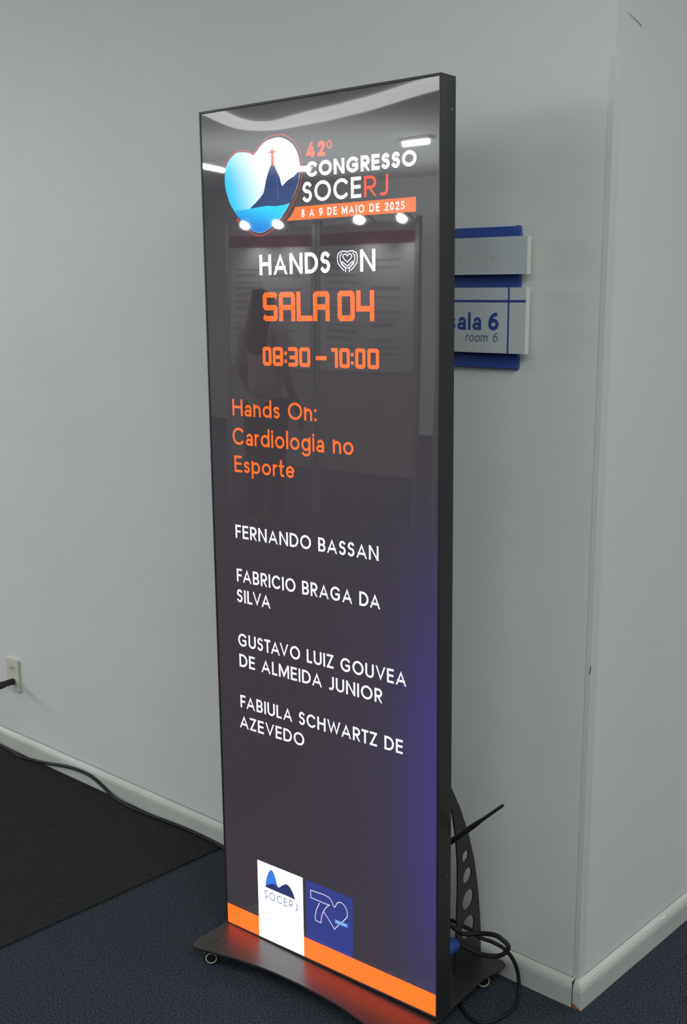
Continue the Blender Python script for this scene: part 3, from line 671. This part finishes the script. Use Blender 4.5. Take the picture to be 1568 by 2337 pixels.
poster_board(-4.93, -4.14, 'poster board with a maroon header reflected in the left half of the display', (-4.62, -4.30))
poster_board(-4.05, -3.235, 'poster board with a maroon header reflected in the right half of the display', (-3.59, -3.24))
poster_board(-3.02, -2.25, 'poster board at the right edge of the reflection in the display', (-2.6,))
# ceiling tubes and a glowing L-shaped ceiling band, seen mirrored along the top of the display
def tube_light(x0, y0, x1, y1, label):
    p = empty('tube_light', ((x0+x1)/2, (y0+y1)/2, 2.975), math.atan2(y1 - y0, x1 - x0), label, 'ceiling light', 'tube lights reflected in the display'); L = math.hypot(x1 - x0, y1 - y0)/2
    bm = bmesh.new(); box(bm, -L - .04, L + .04, -.05, .05, .045, .075); obj('housing', bm, M_CEIL, p)
    bm = bmesh.new(); tube(bm, [(-L, 0, .025), (L, 0, .025)], .024, 12); obj('tube', bm, E_TUBE, p)
tube_light(-7.45, -7.38, -7.52, -7.80, 'lit ceiling tube reflected at the left edge of the display')
tube_light(-6.80, -8.10, -6.62, -8.20, 'lit ceiling tube reflected beside the heart emblem')
tube_light(-4.80, -7.27, -4.52, -7.24, 'lit ceiling tube reflected at the upper right of the display')
def cove(path, wd):
    bm = bmesh.new(); P = [Vector((*p, 0)) for p in path]; A, B = [], []
    for i, q in enumerate(P):
        d = (P[min(i+1, len(P)-1)] - P[max(i-1, 0)]).normalized(); n = Vector((-d.y, d.x, 0)); A.append(q + n*wd/2); B.append(q - n*wd/2)
    lo = HC - .05; o = A + B[::-1]
    prism(bm, [(v.x, v.y) for v in o], lo, HC, 'z')
    return tag(obj('ceiling_band', bm, E_COVE), 'glowing L-shaped ceiling band reflected along the top of the display', 'ceiling light')
cove([(v.x, v.y) for v in catmull([(-4.95,-4.5,0),(-5.24,-5.2,0),(-5.38,-5.68,0),(-5.27,-5.90,0),(-4.98,-5.88,0),(-4.22,-5.58,0),(-3.13,-5.11,0),(-2.3,-4.75,0)], 5)], .145)

# the visitor reading the left poster, seen only in the reflection
def skin(name, joints, bones, m, parent=None, sub=2):
    me = bpy.data.meshes.new(name); me.from_pydata([j[0] for j in joints], bones, []); o = link(name, me, m, parent)
    sk = o.modifiers.new('skin', 'SKIN'); sk.use_smooth_shade = True
    for v, j in zip(me.skin_vertices[0].data, joints): v.radius = j[1] if isinstance(j[1], tuple) else (j[1], j[1])
    me.skin_vertices[0].data[0].use_root = True
    o.modifiers.new('sub', 'SUBSURF').levels = sub; o.modifiers['sub'].render_levels = sub
    return o
M_SKIN = mat('skin', (.50,.30,.22), .55); M_HAIR = mat('dark_hair', (.015,.011,.010), .45); M_TOP = mat('pale_blouse', (.52,.50,.50), .8); M_TROU = mat('dark_trousers', (.02,.02,.025), .8); M_SHOE = mat('dark_shoes', (.02,.02,.02), .5)
per = empty('person', (-3.98, -4.28, 0), .0, 'person with long dark hair and a pale top reflected in the left of the display', 'person')
J = [((0,0,.95),(.13,.095)), ((0,0,1.10),(.105,.08)), ((0,.0,1.28),(.125,.085)), ((0,.0,1.40),(.09,.07)), ((0,-.01,1.47),.047), ((0,-.02,1.55),(.068,.080)), ((0,-.02,1.635),(.070,.085))]
B = [(0,1),(1,2),(2,3),(3,4),(4,5),(5,6)]
for s in (-1, 1):
    k = len(J); J += [((s*.155,0,1.385),.050), ((s*.20,.02,1.12),.040), ((s*.19,-.10,.90),.030), ((s*.188,-.13,.84),(.018,.034)), ((s*.188,-.15,.79),(.014,.030))]
    B += [(3,k),(k,k+1),(k+1,k+2),(k+2,k+3),(k+3,k+4)]
    for f_, (dx, L_) in enumerate(((-.026,.060),(-.009,.072),(.009,.068),(.026,.052))):
        q = len(J); J += [((s*.188 + dx*.3, -.155 - dx, .765),.0085), ((s*.186 + dx*.3, -.160 - dx, .765 - L_*.5),.008), ((s*.180 + dx*.3, -.158 - dx, .765 - L_),.007)]; B += [(k+4,q),(q,q+1),(q+1,q+2)]
    q = len(J); J += [((s*.178,-.175,.815),.010), ((s*.170,-.195,.785),.009), ((s*.166,-.198,.76),.008)]; B += [(k+3,q),(q,q+1),(q+1,q+2)]
    k = len(J); J += [((s*.088,0,.86),.088), ((s*.09,.0,.50),.058), ((s*.09,.015,.10),.038), ((s*.09,-.03,.045),.036), ((s*.095,-.13,.03),(.034,.024))]
    B += [(0,k),(k,k+1),(k+1,k+2),(k+2,k+3),(k+3,k+4)]
skin('body', J, B, M_SKIN, per)
skin('blouse', [((0,0,.88),(.165,.125)), ((0,0,1.10),(.132,.106)), ((0,0,1.28),(.150,.108)), ((0,0,1.40),(.10,.082)), ((-.158,0,1.388),.062), ((-.20,.018,1.13),.056), ((.158,0,1.388),.062), ((.20,.018,1.13),.056)], [(0,1),(1,2),(2,3),(3,4),(4,5),(3,6),(6,7)], M_TOP, per)
skin('trousers', [((0,0,.97),(.148,.112)), ((-.09,0,.85),.102), ((-.092,0,.50),.075), ((-.092,.01,.08),.062), ((.09,0,.85),.102), ((.092,0,.50),.075), ((.092,.01,.08),.062)], [(0,1),(1,2),(2,3),(0,4),(4,5),(5,6)], M_TROU, per)
skin('hair', [((0,.018,1.665),(.088,.088)), ((0,.045,1.57),(.100,.070)), ((0,.070,1.45),(.112,.055)), ((0,.085,1.32),(.105,.038)), ((0,.088,1.22),(.085,.025))], [(0,1),(1,2),(2,3),(3,4)], M_HAIR, per)
for s in (-1, 1):
    bm = bmesh.new(); tube(bm, [(s*.09,.055,.035),(s*.09,.0,.042),(s*.094,-.08,.036),(s*.097,-.17,.026),(s*.097,-.195,.022)], [.028,.044,.044,.034,.014], 14)
    for v in bm.verts: v.co.z = max(v.co.z, .002)
    obj('shoe', bm, M_SHOE, per)
for s in (-1, 1):
    bm = bmesh.new(); tube(bm, [(s*.028,-.101,1.603),(s*.028,-.106,1.603)], [.009,.006], 10); obj('eye', bm, M_HAIR, per)
bm = bmesh.new(); tube(bm, [(0,-.098,1.612),(0,-.112,1.585),(0,-.118,1.568),(0,-.098,1.560)], [.007,.010,.013,.008], 10); obj('nose', bm, M_SKIN, per)
bm = bmesh.new(); tube(bm, [(-.022,-.096,1.533),(0,-.103,1.531),(.022,-.096,1.533)], [.004,.008,.004], 10); obj('mouth', bm, mat('lips', (.40,.16,.14), .5), per)
